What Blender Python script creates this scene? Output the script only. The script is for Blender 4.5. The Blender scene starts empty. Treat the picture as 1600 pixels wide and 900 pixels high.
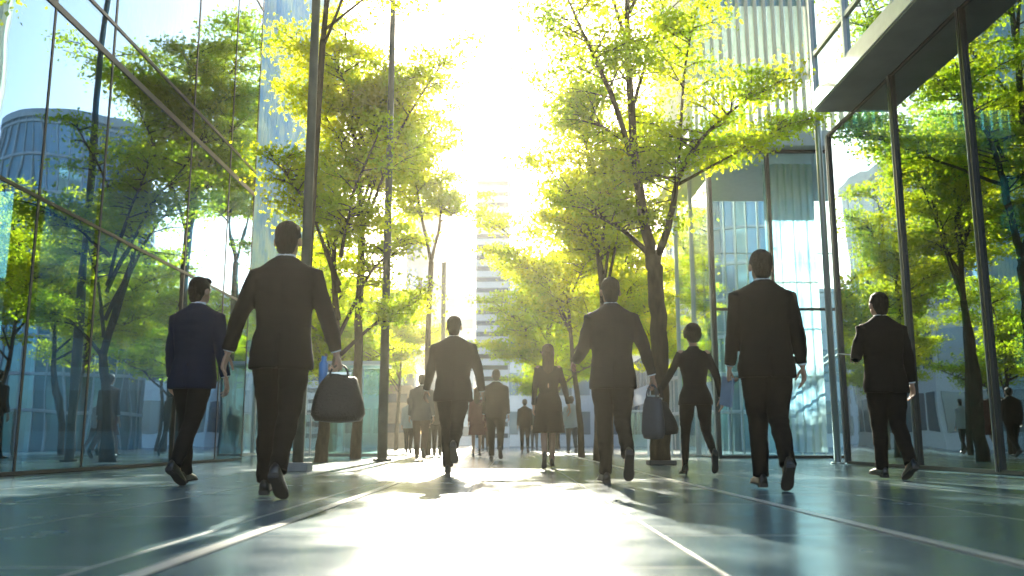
import bpy, math, random
import numpy as np
from mathutils import Vector, Matrix
R = math.radians
PI = math.pi
sc = bpy.context.scene
COL = sc.collection

# ------------------------------------------------------------ camera, sky, sun, exposure
PITCH = R(9.73)
CAM_Z = 0.36
cam_d = bpy.data.cameras.new('camera')
cam = bpy.data.objects.new('camera', cam_d)
COL.objects.link(cam)
cam_d.sensor_width = 36
cam_d.lens = 31.5
cam.location = (0, 0, CAM_Z)
cam.rotation_euler = (PI / 2 + PITCH, 0, 0)
cam_d.clip_start = 0.05
cam_d.clip_end = 1500
cam_d.dof.use_dof = True
cam_d.dof.focus_distance = 9.0
cam_d.dof.aperture_fstop = 2.0
sc.camera = cam

SUN_EL, SUN_AZ = R(21.5), R(-1.8)
w = bpy.data.worlds.new('World')
sc.world = w
w.use_nodes = True
nt = w.node_tree
bg = nt.nodes['Background']
sky = nt.nodes.new('ShaderNodeTexSky')
sky.sky_type = 'NISHITA'
sky.sun_disc = False
sky.sun_elevation = SUN_EL
sky.sun_rotation = SUN_AZ
sky.air_density = 1.0
sky.dust_density = 1.2
sky.ozone_density = 0.5
nt.links.new(sky.outputs[0], bg.inputs[0])
bg.inputs[1].default_value = 0.10

sun_d = bpy.data.lights.new('sun', 'SUN')
sun_d.energy = 5.0
sun_d.angle = R(0.5)
sun_d.color = (1.0, 0.93, 0.75)
sun = bpy.data.objects.new('sun', sun_d)
COL.objects.link(sun)
sdir = Vector((math.sin(SUN_AZ) * math.cos(SUN_EL), math.cos(SUN_AZ) * math.cos(SUN_EL), math.sin(SUN_EL)))
sun.rotation_euler = sdir.to_track_quat('Z', 'Y').to_euler()

sc.view_settings.view_transform = 'Standard'
sc.view_settings.look = 'None'
sc.view_settings.gamma = 1.0
sc.view_settings.exposure = 2.35
sc.cycles.max_bounces = 8
sc.cycles.diffuse_bounces = 5
sc.cycles.glossy_bounces = 4
sc.cycles.transmission_bounces = 6
sc.cycles.transparent_max_bounces = 24
sc.cycles.volume_bounces = 0
sc.cycles.sample_clamp_indirect = 4.0
sc.cycles.sample_clamp_direct = 3.0
sc.cycles.caustics_reflective = False
sc.cycles.caustics_refractive = False
sc.cycles.use_denoising = True
GLOW_DENSITY = 0.00115
GLOW_G = 0.88


def P(px, py, d):
    """world point seen in the 1600x900 photograph at (px, py), at distance d along the street"""
    r, u = px - 800.0, 450.0 - py
    fw = 1400 * math.cos(PITCH) - u * math.sin(PITCH)
    up = 1400 * math.sin(PITCH) + u * math.cos(PITCH)
    return Vector((r / fw * d, d, CAM_Z + up / fw * d))


# ------------------------------------------------------------ mesh helpers
class MB:
    def __init__(self):
        self.v, self.f = [], []

    def box(self, x0, x1, y0, y1, z0, z1):
        n = len(self.v)
        self.v += [(x0, y0, z0), (x1, y0, z0), (x1, y1, z0), (x0, y1, z0), (x0, y0, z1), (x1, y0, z1), (x1, y1, z1), (x0, y1, z1)]
        self.f += [[n + a for a in q] for q in ((0, 3, 2, 1), (4, 5, 6, 7), (0, 1, 5, 4), (1, 2, 6, 5), (2, 3, 7, 6), (3, 0, 4, 7))]
        return self

    def quad(self, a, b, c, d):
        n = len(self.v)
        self.v += [tuple(a), tuple(b), tuple(c), tuple(d)]
        self.f.append([n, n + 1, n + 2, n + 3])
        return self

    def rings(self, rings, cap=True):
        n = len(self.v)
        k = len(rings[0])
        for r in rings:
            self.v += [tuple(p) for p in r]
        for i in range(len(rings) - 1):
            for j in range(k):
                a, b = n + i * k + j, n + i * k + (j + 1) % k
                self.f.append([a, b, b + k, a + k])
        if cap:
            self.f.append([n + j for j in range(k)][::-1])
            self.f.append([n + (len(rings) - 1) * k + j for j in range(k)])
        return self

    def tube(self, pts, rad, k=10, dome=False, sq=1.0, ref=None):
        """round (or flattened by sq along the ref axis) tube through pts"""
        pts = [Vector(p) for p in pts]
        if not hasattr(rad, '__len__'):
            rad = [rad] * len(pts)
        rad = list(rad)
        if dome:
            d0, d1 = (pts[0] - pts[1]).normalized(), (pts[-1] - pts[-2]).normalized()
            a, b = rad[0], rad[-1]
            pts = [pts[0] + d0 * a * .92, pts[0] + d0 * a * .6] + pts + [pts[-1] + d1 * b * .6, pts[-1] + d1 * b * .92]
            rad = [a * .4, a * .8] + rad + [b * .8, b * .4]
        ref = Vector(ref) if ref is not None else Vector((0.31, 0.17, 0.93)) if abs((pts[-1] - pts[0]).normalized().z) < .8 else Vector((0, 1, 0))
        rr = []
        for i, p in enumerate(pts):
            t = (pts[min(i + 1, len(pts) - 1)] - pts[max(i - 1, 0)]).normalized()
            u = (ref - t * ref.dot(t)).normalized()
            s = t.cross(u)
            rr.append([p + (u * math.cos(2 * PI * j / k) * sq + s * math.sin(2 * PI * j / k)) * rad[i] for j in range(k)])
        return self.rings(rr)

    def ell(self, c, r, rot=None, nu=16, nv=10):
        c = Vector(c)
        rr = []
        for i in range(1, nv):
            th = PI * i / nv
            rg = []
            for j in range(nu):
                ph = 2 * PI * j / nu
                p = Vector((r[0] * math.sin(th) * math.cos(ph), r[1] * math.sin(th) * math.sin(ph), -r[2] * math.cos(th)))
                if rot is not None:
                    p = rot @ p
                rg.append(c + p)
            rr.append(rg)
        return self.rings(rr)

    def mesh(self, name, smooth=False):
        me = bpy.data.meshes.new(name)
        me.from_pydata(self.v, [], self.f)
        me.update()
        if smooth:
            me.polygons.foreach_set('use_smooth', [True] * len(me.polygons))
        return me

    def build(self, name, mat, parent=None, smooth=False, bevel=0, loc=None):
        o = bpy.data.objects.new(name, self.mesh(name, smooth))
        COL.objects.link(o)
        if mat:
            o.data.materials.append(mat)
        if parent:
            o.parent = parent
        if loc:
            o.location = loc
        if bevel:
            m = o.modifiers.new('bevel', 'BEVEL')
            m.width = bevel
            m.segments = 2
            m.limit_method = 'ANGLE'
        return o

    def remesh(self, name, mat, parent, voxel=.012, smooth=4, fac=.5):
        """all overlapping pieces grown together into one continuous surface"""
        o = bpy.data.objects.new(name + '_raw', self.mesh(name))
        COL.objects.link(o)
        m = o.modifiers.new('r', 'REMESH')
        m.mode = 'VOXEL'
        m.voxel_size = voxel
        m.use_smooth_shade = True
        if smooth:
            s = o.modifiers.new('s', 'SMOOTH')
            s.factor = fac
            s.iterations = smooth
        dg = bpy.context.evaluated_depsgraph_get()
        me = bpy.data.meshes.new_from_object(o.evaluated_get(dg))
        me.name = name
        me.polygons.foreach_set('use_smooth', [True] * len(me.polygons))
        old = o.data
        bpy.data.objects.remove(o)
        bpy.data.meshes.remove(old)
        me.materials.clear()
        me.materials.append(mat)
        q = bpy.data.objects.new(name, me)
        COL.objects.link(q)
        q.parent = parent
        return q


def tag(o, label=None, cat=None, group=None, kind=None):
    if label:
        o['label'] = label
    if cat:
        o['category'] = cat
    if group:
        o['group'] = group
    if kind:
        o['kind'] = kind
    return o


def empty(name, loc, label, cat, group=None, rz=0):
    o = bpy.data.objects.new(name, None)
    COL.objects.link(o)
    o.location = loc
    o.rotation_euler = (0, 0, rz)
    o.empty_display_size = .2
    return tag(o, label, cat, group)


# ------------------------------------------------------------ materials
def newmat(name):
    m = bpy.data.materials.new(name)
    m.use_nodes = True
    return m, m.node_tree, m.node_tree.nodes['Principled BSDF']


def mat(name, col, rough=.5, metal=0, var=0, scale=6, bump=0, bscale=40, spec=.5, coords='Object', stretch=(1, 1, 1)):
    m, t, b = newmat(name)
    b.inputs['Base Color'].default_value = (*col, 1)
    b.inputs['Roughness'].default_value = rough
    b.inputs['Metallic'].default_value = metal
    b.inputs['Specular IOR Level'].default_value = spec
    tc = t.nodes.new('ShaderNodeTexCoord')
    mp = t.nodes.new('ShaderNodeMapping')
    mp.inputs['Scale'].default_value = stretch
    t.links.new(tc.outputs[coords], mp.inputs[0])
    if var:
        n = t.nodes.new('ShaderNodeTexNoise')
        n.inputs['Scale'].default_value = scale
        n.inputs['Detail'].default_value = 4
        t.links.new(mp.outputs[0], n.inputs['Vector'])
        r = t.nodes.new('ShaderNodeValToRGB')
        r.color_ramp.elements[0].position = .3
        r.color_ramp.elements[1].position = .7
        r.color_ramp.elements[0].color = (*[c * (1 - var) for c in col], 1)
        r.color_ramp.elements[1].color = (*[min(1, c * (1 + var)) for c in col], 1)
        t.links.new(n.outputs['Fac'], r.inputs[0])
        t.links.new(r.outputs[0], b.inputs['Base Color'])
    if bump:
        n = t.nodes.new('ShaderNodeTexNoise')
        n.inputs['Scale'].default_value = bscale
        n.inputs['Detail'].default_value = 3
        t.links.new(mp.outputs[0], n.inputs['Vector'])
        q = t.nodes.new('ShaderNodeBump')
        q.inputs['Strength'].default_value = bump
        q.inputs['Distance'].default_value = .02
        t.links.new(n.outputs['Fac'], q.inputs['Height'])
        t.links.new(q.outputs[0], b.inputs['Normal'])
    return m


def glass(name, refl=(.75, .88, 1), through=(.45, .62, .62), ior=2.0, rough=0.0, wob=.006, wscale=.7):
    m = bpy.data.materials.new(name)
    m.use_nodes = True
    t = m.node_tree
    t.nodes.clear()
    out = t.nodes.new('ShaderNodeOutputMaterial')
    mix = t.nodes.new('ShaderNodeMixShader')
    fr = t.nodes.new('ShaderNodeFresnel')
    fr.inputs['IOR'].default_value = ior
    g = t.nodes.new('ShaderNodeBsdfGlossy')
    g.inputs['Color'].default_value = (*refl, 1)
    g.inputs['Roughness'].default_value = rough
    tr = t.nodes.new('ShaderNodeBsdfTransparent')
    tr.inputs['Color'].default_value = (*through, 1)
    tc = t.nodes.new('ShaderNodeTexCoord')
    n = t.nodes.new('ShaderNodeTexNoise')
    n.inputs['Scale'].default_value = wscale
    n.inputs['Detail'].default_value = 1
    t.links.new(tc.outputs['Object'], n.inputs['Vector'])
    b = t.nodes.new('ShaderNodeBump')
    b.inputs['Strength'].default_value = 1
    b.inputs['Distance'].default_value = wob
    t.links.new(n.outputs['Fac'], b.inputs['Height'])
    t.links.new(b.outputs[0], g.inputs['Normal'])
    # the Fresnel mask is the same from both faces of the thin pane
    geo = t.nodes.new('ShaderNodeNewGeometry')
    dt = t.nodes.new('ShaderNodeVectorMath')
    dt.operation = 'DOT_PRODUCT'
    t.links.new(geo.outputs['Normal'], dt.inputs[0])
    t.links.new(geo.outputs['Incoming'], dt.inputs[1])
    ab = t.nodes.new('ShaderNodeMath')
    ab.operation = 'ABSOLUTE'
    t.links.new(dt.outputs['Value'], ab.inputs[0])
    om = t.nodes.new('ShaderNodeMath')
    om.operation = 'SUBTRACT'
    om.inputs[0].default_value = 1
    t.links.new(ab.outputs[0], om.inputs[1])
    pw = t.nodes.new('ShaderNodeMath')
    pw.operation = 'POWER'
    pw.inputs[1].default_value = 3.2
    t.links.new(om.outputs[0], pw.inputs[0])
    f0 = ((ior - 1) / (ior + 1)) ** 2
    ma = t.nodes.new('ShaderNodeMath')
    ma.operation = 'MULTIPLY_ADD'
    ma.inputs[1].default_value = 1 - f0
    ma.inputs[2].default_value = f0
    t.links.new(pw.outputs[0], ma.inputs[0])
    t.nodes.remove(fr)
    t.links.new(ma.outputs[0], mix.inputs[0])
    t.links.new(tr.outputs[0], mix.inputs[1])
    t.links.new(g.outputs[0], mix.inputs[2])
    t.links.new(mix.outputs[0], out.inputs[0])
    return m


def leafmat(name, dif, tra, hue=.12):
    m = bpy.data.materials.new(name)
    m.use_nodes = True
    t = m.node_tree
    t.nodes.clear()
    out = t.nodes.new('ShaderNodeOutputMaterial')
    mix = t.nodes.new('ShaderNodeMixShader')
    mix.inputs[0].default_value = .75
    d = t.nodes.new('ShaderNodeBsdfDiffuse')
    tr = t.nodes.new('ShaderNodeBsdfTranslucent')
    tc = t.nodes.new('ShaderNodeTexCoord')
    n = t.nodes.new('ShaderNodeTexNoise')
    n.inputs['Scale'].default_value = 1.3
    n.inputs['Detail'].default_value = 3
    t.links.new(tc.outputs['Object'], n.inputs['Vector'])
    for col, node in ((dif, d), (tra, tr)):
        r = t.nodes.new('ShaderNodeValToRGB')
        r.color_ramp.elements[0].position = .35
        r.color_ramp.elements[1].position = .65
        r.color_ramp.elements[0].color = (col[0] * .6, col[1] * .8, col[2], 1)
        r.color_ramp.elements[1].color = (min(1, col[0] * 1.25), min(1, col[1] * 1.1), col[2], 1)
        t.links.new(n.outputs['Fac'], r.inputs[0])
        t.links.new(r.outputs[0], node.inputs['Color'])
    t.links.new(d.outputs[0], mix.inputs[1])
    t.links.new(tr.outputs[0], mix.inputs[2])
    t.links.new(mix.outputs[0], out.inputs[0])
    return m


def paving():
    """large honed stone slabs: worn gloss, tone per slab, thin pale joints, two inlaid pale strips"""
    m, t, b = newmat('honed_stone_paving')
    L = t.links.new
    N = t.nodes.new
    tc = N('ShaderNodeTexCoord')
    br = N('ShaderNodeTexBrick')
    br.offset = .5
    mp = N('ShaderNodeMapping')
    mp.inputs['Rotation'].default_value = (0, 0, R(90))
    mp.inputs['Location'].default_value = (0.0, .32, 0)
    L(tc.outputs['Object'], mp.inputs[0])
    L(mp.outputs[0], br.inputs['Vector'])
    br.inputs['Scale'].default_value = 1.0
    br.inputs['Brick Width'].default_value = 1.8
    br.inputs['Row Height'].default_value = .9
    br.inputs['Mortar Size'].default_value = .009
    br.inputs['Mortar Smooth'].default_value = .3
    br.inputs['Color1'].default_value = (.065, .13, .165, 1)
    br.inputs['Color2'].default_value = (.095, .175, .21, 1)
    br.inputs['Mortar'].default_value = (.5, .49, .45, 1)
    n = N('ShaderNodeTexNoise')
    n.inputs['Scale'].default_value = 1.1
    n.inputs['Detail'].default_value = 6
    n.inputs['Roughness'].default_value = .62
    L(tc.outputs['Object'], n.inputs['Vector'])
    mx = N('ShaderNodeMix')
    mx.data_type = 'RGBA'
    mx.blend_type = 'MULTIPLY'
    mx.inputs[0].default_value = .55
    L(br.outputs['Color'], mx.inputs[6])
    rp = N('ShaderNodeValToRGB')
    rp.color_ramp.elements[0].position = .3
    rp.color_ramp.elements[0].color = (.72, .72, .72, 1)
    rp.color_ramp.elements[1].position = .72
    rp.color_ramp.elements[1].color = (1, 1, 1, 1)
    L(n.outputs['Fac'], rp.inputs[0])
    L(rp.outputs[0], mx.inputs[7])
    L(mx.outputs[2], b.inputs['Base Color'])
    n2 = N('ShaderNodeTexNoise')
    n2.inputs['Scale'].default_value = 2.3
    n2.inputs['Detail'].default_value = 5
    L(tc.outputs['Object'], n2.inputs['Vector'])
    mr = N('ShaderNodeMapRange')
    mr.inputs['From Min'].default_value = .3
    mr.inputs['From Max'].default_value = .7
    mr.inputs['To Min'].default_value = .17
    mr.inputs['To Max'].default_value = .28
    L(n2.outputs['Fac'], mr.inputs[0])
    L(mr.outputs[0], b.inputs['Roughness'])
    b.inputs['Specular IOR Level'].default_value = .55
    n3 = N('ShaderNodeTexNoise')
    n3.inputs['Scale'].default_value = 60
    n3.inputs['Detail'].default_value = 3
    L(tc.outputs['Object'], n3.inputs['Vector'])
    bp = N('ShaderNodeBump')
    bp.inputs['Strength'].default_value = .12
    bp.inputs['Distance'].default_value = .004
    L(n3.outputs['Fac'], bp.inputs['Height'])
    bp2 = N('ShaderNodeBump')
    bp2.inputs['Strength'].default_value = .5
    bp2.inputs['Distance'].default_value = .003
    bp2.invert = True
    L(br.outputs['Fac'], bp2.inputs['Height'])
    L(bp.outputs[0], bp2.inputs['Normal'])
    L(bp2.outputs[0], b.inputs['Normal'])
    return m


M = {}
M['paving'] = paving()
M['inlay'] = mat('pale_inlay_stone', (.5, .49, .45), .3, var=.12, scale=3)
M['glassL'] = glass('blue_reflective_glass', (.56, .80, 1.0), (.22, .42, .48), 3.2)
M['glassR'] = glass('teal_reflective_glass', (.74, .92, 1.0), (.22, .42, .42), 3.0)
M['glassP'] = glass('pale_glass', (.9, .97, 1.0), (.72, .86, .88), 1.7)
M['glassClear'] = glass('clear_glass', (.9, 1, .98), (.74, .86, .84), 1.6)
M['mullion'] = mat('dark_anodised_frame', (.02, .024, .027), .4, .2, var=.2, spec=.35)
M['steel'] = mat('brushed_steel', (.42, .46, .48), .32, .9, var=.15, stretch=(1, 1, .1))
M['palemetal'] = mat('pale_painted_metal', (.52, .57, .58), .4, .3, var=.08)
M['fin'] = mat('white_aluminium_fin', (.72, .75, .76), .35, .2, var=.06)
M['frost'] = leafmat('frosted_glass_fin', (.55, .60, .60), (.80, .88, .88))
for _n in M['frost'].node_tree.nodes:
    if _n.type == 'VALTORGB':
        _n.color_ramp.elements[0].color = _n.color_ramp.elements[1].color
M['soffit'] = mat('grey_soffit_panel', (.28, .30, .31), .5, var=.12, scale=2)
M['slab'] = mat('concrete_slab', (.26, .27, .27), .7, var=.15, bump=.2)
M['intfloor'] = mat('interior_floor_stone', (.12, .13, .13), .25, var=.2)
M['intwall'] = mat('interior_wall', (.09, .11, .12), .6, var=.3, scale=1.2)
M['wood'] = mat('warm_timber_panel', (.22, .11, .055), .5, var=.3, scale=2, stretch=(8, 8, .6))
M['pole'] = mat('grey_painted_pole', (.09, .095, .075), .55, .1, spec=.25, var=.15, bump=.1)
M['bark'] = mat('tree_bark', (.06, .042, .026), .95, spec=.1, var=.4, scale=14, bump=.7, bscale=30, stretch=(1, 1, .3))
M['leafA'] = leafmat('maple_leaf', (.08, .13, .008), (.60, .72, .012))
M['leafB'] = leafmat('locust_leaf', (.10, .14, .008), (.74, .78, .015))
M['skin'] = mat('skin', (.42, .24, .16), .5, var=.08, scale=12)
M['skin2'] = mat('skin_darker', (.25, .13, .08), .5, var=.08, scale=12)
M['hair'] = mat('dark_hair', (.016, .010, .006), .6, spec=.15, var=.4, scale=60, bump=.8, bscale=120, stretch=(1, 1, .15))
M['hairb'] = mat('brown_hair', (.06, .028, .012), .6, spec=.15, var=.4, scale=60, bump=.8, bscale=120, stretch=(1, 1, .15))
M['shirt'] = mat('white_shirt_cotton', (.7, .72, .75), .8)
M['eye'] = mat('eye_white', (.7, .68, .65), .2)
M['iris'] = mat('eye_iris', (.04, .025, .015), .15)
M['lip'] = mat('lip', (.36, .14, .11), .45)
M['shoe'] = mat('black_leather_shoe', (.012, .011, .010), .28, var=.3, bump=.15)
M['sole'] = mat('shoe_sole', (.03, .027, .025), .7)
M['bag'] = mat('black_leather_bag', (.008, .0075, .0075), .5, spec=.3, var=.3, bump=.5, bscale=80)
M['baggrey'] = mat('grey_bag_fabric', (.045, .05, .058), .6, var=.15, bump=.2)
M['blue'] = mat('blue_plastic', (.06, .22, .5), .3)
M['paleblue'] = mat('pale_blue_cotton', (.20, .27, .36), .8, var=.1, bump=.4, bscale=12)


M['frostblue'] = leafmat('blue_frosted_fin', (.42, .56, .62), (.62, .80, .88))


def cloth(name, col, rough=.85):
    m = mat(name, col, rough, var=.18, scale=5, bump=.55, bscale=7, spec=.12, stretch=(1, 1, .45))
    return m


M['black'] = cloth('black_suit_wool', (.005, .0045, .004))
M['char'] = cloth('charcoal_suit_wool', (.009, .0085, .008))
M['navy'] = cloth('navy_suit_wool', (.006, .013, .032))
M['grey'] = cloth('grey_suit_wool', (.085, .085, .09))
M['brown'] = cloth('brown_wool', (.09, .05, .035))
M['maroon'] = cloth('maroon_wool', (.13, .04, .04))
M['palecloth'] = cloth('pale_grey_cloth', (.35, .37, .4))

# ------------------------------------------------------------ ground
g = MB().quad((-110, -55, 0), (110, -55, 0), (110, 165, 0), (-110, 165, 0)).build('ground', M['paving'])
tag(g, 'honed grey stone paving of the pedestrian street', kind='structure')
st = MB()
for x in (-1.02, 1.52):
    st.quad((x - .03, -20, .004), (x + .03, -20, .004), (x + .03, 80, .004), (x - .03, 80, .004))
s = st.build('pavement_strip', M['inlay'])
tag(s, 'pale inlaid stone strips running along the paving', kind='structure')


# ------------------------------------------------------------ buildings
def facade(root, x, y_list, z_list, gm, fm, thick=.05, depth=.12, face=1, pane='pane', tz=None, fin=None):
    """curtain wall in the plane X = x whose outside looks along face; one pane per cell, each mullion and transom its own part"""
    for i in range(len(y_list) - 1):
        for j in range(len(z_list) - 1):
            MB().box(x - .012, x + .012, y_list[i] + thick / 2, y_list[i + 1] - thick / 2, z_list[j] + thick / 2, z_list[j + 1] - thick / 2).build(pane, gm, root)
    for y in y_list:
        a, b = (x - .04, x + depth - .04) if face > 0 else (x - depth + .04, x + .04)
        MB().box(a, b, y - thick / 2, y + thick / 2, z_list[0], z_list[-1]).build('mullion', fm, root)
    for z in z_list:
        a, b = (x - .035, x + depth * .45) if face > 0 else (x - depth * .45, x + .035)
        for i in range(1):
            MB().box(a, b, y_list[0], y_list[-1], z - thick / 2, z + thick / 2).build('transom', fm, root)


M['glassU'] = glass('silver_reflective_glass', (.42, .60, .74), (.4, .55, .6), 4.0)
# --- left glass office building
lb = empty('glass_office_building', (-5.3, 0, 0), 'blue reflective glass office building lining the left side of the street', 'building')
LX = 0.0
ly = [-3.3, -.3, 1.7, 3.7, 5.7, 7.7, 9.7, 11.2, 14.2, 16.2, 17.8]
facade(lb, LX, ly, [0.03, 3.05, 5.33], M['glassL'], M['mullion'], .036, .06, 1)
facade(lb, LX, ly, [5.37, 5.83, 9.4, 13.0], M['glassU'], M['mullion'], .045, .06, 1)
MB().box(-9, -.05, -3.3, 17.8, 5.42, 5.74).build('floor_slab', M['slab'], lb)
MB().box(-9, -.05, -3.3, 17.8, 9.25, 9.55).build('floor_slab', M['slab'], lb)
MB().box(-9, .02, -3.35, 17.85, 13.03, 13.4).build('roof', M['slab'], lb)
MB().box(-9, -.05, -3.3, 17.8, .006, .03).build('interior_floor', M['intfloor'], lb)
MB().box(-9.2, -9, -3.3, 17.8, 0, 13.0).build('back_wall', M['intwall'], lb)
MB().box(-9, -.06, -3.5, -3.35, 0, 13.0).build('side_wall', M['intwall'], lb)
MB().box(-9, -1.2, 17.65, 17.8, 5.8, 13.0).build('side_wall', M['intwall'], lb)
for yy in (2.5, 8.0, 13.5):
    MB().tube([(-2.2, yy, .03), (-2.2, yy, 5.42)], .22, 20).build('column', M['slab'], lb, True)
MB().box(-6.2, -6.0, 4, 16, .03, 2.9).build('timber_partition', M['wood'], lb)
MB().box(-6.0, -3.6, 4, 16, 2.9, 3.15).build('mezzanine', M['palemetal'], lb)
refl_slats = MB()  # added pale slats standing in for vertical streaks of reflected sky
yy = 9.9
while yy < 17.7:
    refl_slats.box(-.30, -.14, yy, yy + .035, 5.86, 9.2)
    refl_slats.box(-.30, -.14, yy, yy + .035, 9.6, 12.9)
    yy += .16
refl_slats.build('reflection_slats', M['fin'], lb)

# --- pale finned tower beyond it on the left
lt = empty('finned_office_tower', (-7.0, 0, 0), 'pale office tower with white vertical fins beyond the blue glass building on the left', 'building')
facade(lt, 0, [21.5, 24.5, 27.5, 30.5, 33.5], [0.03, 4.2, 8.4, 12.6, 16.8, 21], M['glassP'], M['palemetal'], .06, .1, 1)
f_ = MB()
yy = 21.6
while yy < 33.4:
    f_.box(.05, .22, yy, yy + .05, 4.2, 21.2)
    yy += .3
f_.build('vertical_fins', M['frostblue'], lt)
for k in range(1, 5):
    MB().box(-9, -.05, 21.6, 33.4, 4.2 * k - .12, 4.2 * k + .12).build('floor_slab', M['fin'], lt)
MB().box(-9.1, .02, 21.4, 33.6, 21.1, 21.5).build('roof', M['palemetal'], lt)

# --- right glass building with projecting upper storey
rb = empty('glass_lobby_building', (5.4, 0, 0), 'dark framed glass lobby building with projecting upper floor along the right side', 'building')
ry = [-3.96, -1.96, .04, 2.04, 4.04, 6.04, 8.04, 10.04, 12.04, 14.6]
facade(rb, 0, ry, [0.03, 5.5], M['glassR'], M['mullion'], .045, .09, -1)
for z in (2.9,):
    MB().box(-.01, .05, ry[0], ry[-1], z - .015, z + .015).build('transom', M['mullion'], rb)
for y in ry[1:]:
    MB().box(-.06, .0, y + .045, y + .058, .03, 5.5).build('mullion_cap', M['steel'], rb)
MB().box(-.62, .1, ry[0], 13.5, 5.5, 5.53).build('soffit', M['soffit'], rb)
MB().box(-.64, 8, ry[0], 13.5, 5.53, 5.78).build('fascia', M['palemetal'], rb)
uy = [-3.9 + 1.6 * k for k in range(11)] + [13.45]
facade(rb, -.58, uy, [5.79, 6.42, 9.3, 12.6], M['glassR'], M['palemetal'], .07, .1, -1)
MB().box(-.5, 8, ry[0], 13.4, 9.15, 9.4).build('floor_slab', M['slab'], rb)
MB().box(-.64, 8, ry[0], 13.5, 12.63, 12.9).build('roof', M['palemetal'], rb)
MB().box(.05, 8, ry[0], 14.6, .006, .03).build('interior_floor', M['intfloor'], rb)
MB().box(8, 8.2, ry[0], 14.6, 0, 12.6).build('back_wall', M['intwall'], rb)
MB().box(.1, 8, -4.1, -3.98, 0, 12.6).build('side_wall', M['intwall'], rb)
for y in (3.0, 9.0, 13.0):
    MB().tube([(2.4, y, .03), (2.4, y, 5.5)], .2, 20).build('column', M['slab'], rb, True)
f_ = MB()
for k in range(5):
    f_.box(.08 + .16 * k, .11 + .16 * k, 14.62, 14.92, .03, 5.49)
f_.build('corner_fins', M['palemetal'], rb)
# end pane of the building
MB().box(.95, 8, 14.63, 14.655, .03, 5.46).build('end_pane', M['glassR'], rb)
MB().box(-.5, 8, 13.46, 13.485, 5.8, 12.6).build('end_pane', M['glassR'], rb)

M['sheer'] = leafmat('sheer_streak_sheet', (.20, .34, .42), (.34, .52, .60))
# slim corner post
cp = MB().tube([(5.34, 14.95, 0), (5.34, 14.95, 12.6)], .055, 14)
cp.tube([(5.34, 14.95, 0), (5.34, 14.95, .03)], .11, 14)
o = cp.build('steel_post', M['steel'], None, True)
tag(o, 'slim steel post rising at the corner of the glass lobby building', 'post')

# --- finned building facing the camera at the back right
fb = empty('finned_glass_building', (4.55, 20, 0), 'tall glass building with white vertical fins above its lobby, right of the big tree', 'building')
fx = [0, 1.35, 2.6, 3.9, 5.2, 6.5, 7.8]
zz = [0.03, 3.3, 7.0]
for i in range(len(fx) - 1):
    for j in range(2):
        MB().box(fx[i] + .03, fx[i + 1] - .03, -.012, .012, zz[j] + .03, zz[j + 1] - .03).build('pane', M['glassP'], fb)
for x in fx:
    MB().box(x - .04, x + .04, -.08, .04, .03, 7.0).build('mullion', M['mullion'], fb)
for z in zz:
    MB().box(0, 7.8, -.05, .035, z - .03, z + .03).build('transom', M['mullion'], fb)
# street side
for j in range(2):
    for k in range(2):
        MB().box(-.012, .012, .1 + 2.1 * k, 2.14 + 2.1 * k, zz[j] + .03, zz[j + 1] - .03).build('pane', M['glassP'], fb)
for k in range(3):
    MB().box(-.06, .06, .04 + 2.1 * k, .1 + 2.1 * k, .03, 7).build('mullion', M['palemetal'], fb)
MB().box(-.5, 8, -.35, 4.5, 7.04, 7.4).build('soffit', M['palemetal'], fb)
for k in range(6):
    MB().box(-.28 + 1.35 * k, 1.02 + 1.35 * k, -.1, -.08, 7.41, 17).build('pane', M['glassP'], fb)
for k in range(2):
    MB().box(-.3, -.28, 2.2 * k, 2.15 + 2.2 * k, 7.41, 17).build('pane', M['glassP'], fb)
for z in (10.6, 13.8):
    MB().box(-.26, 8, -.06, 4.4, z, z + .2).build('floor_slab', M['fin'], fb)
f_ = MB()
x = -.3
while x < 7.9:
    f_.box(x, x + .045, -.30, -.12, 7.4, 17)
    x += .21
y = .1
while y < 4.4:
    f_.box(-.50, -.32, y, y + .045, 7.4, 17)
    y += .21
f_.build('vertical_fins', M['frost'], fb)
MB().box(-.55, 8.1, -.4, 4.6, 17.01, 17.4).build('roof', M['palemetal'], fb)
MB().box(5.2, 7.8, 2.0, 2.2, .03, 7).build('back_wall', mat('pale_lobby_wall', (.35, .42, .42), .5, var=.15), fb)
MB().box(.1, 7.8, .1, 4.3, .006, .028).build('interior_floor', M['intfloor'], fb)
def streak_sheet(x0, x1, y, z0, z1, step=.03, amp=.035):  # added translucent pleats imitating pale streaky reflections and brightening the lobby glass
    m = MB()
    n = int((x1 - x0) / step)
    a = [(x0 + (x1 - x0) * k / n, y + amp * math.sin(k * 1.1) + .4 * amp * math.sin(k * .37)) for k in range(n + 1)]
    for k in range(n):
        (p, q), (u, v) = a[k], a[k + 1]
        m.quad((p, q, z0), (u, v, z0), (u, v, z1), (p, q, z1))
    return m
for k in (1, 3):
    streak_sheet(.12 + 1.3 * k, 1.30 + 1.3 * k, .5 + .1 * (k % 2), .12, 6.9).build('streak_sheet', M['frostblue'], fb, True)
rg_ = MB()
x = .1
while x < 5.1:
    rg_.box(x, x + .03, 4.30, 4.36, .03, 7.0)
    x += .31
for z in (1.1, 2.2, 3.3, 4.4, 5.5):
    rg_.box(.05, 5.1, 4.37, 4.40, z, z + .03)
rg_.build('rear_glazing_bars', M['palemetal'], fb)
bl = MB()  # added translucent slats, backlit by the sun to brighten the upper storeys
x = 0
while x < 7.8:
    bl.box(x, x + .16, 3.9, 3.91, 7.5, 16.9)
    x += .2
bl.build('sun_catch_slats', M['frost'], fb)
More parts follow.
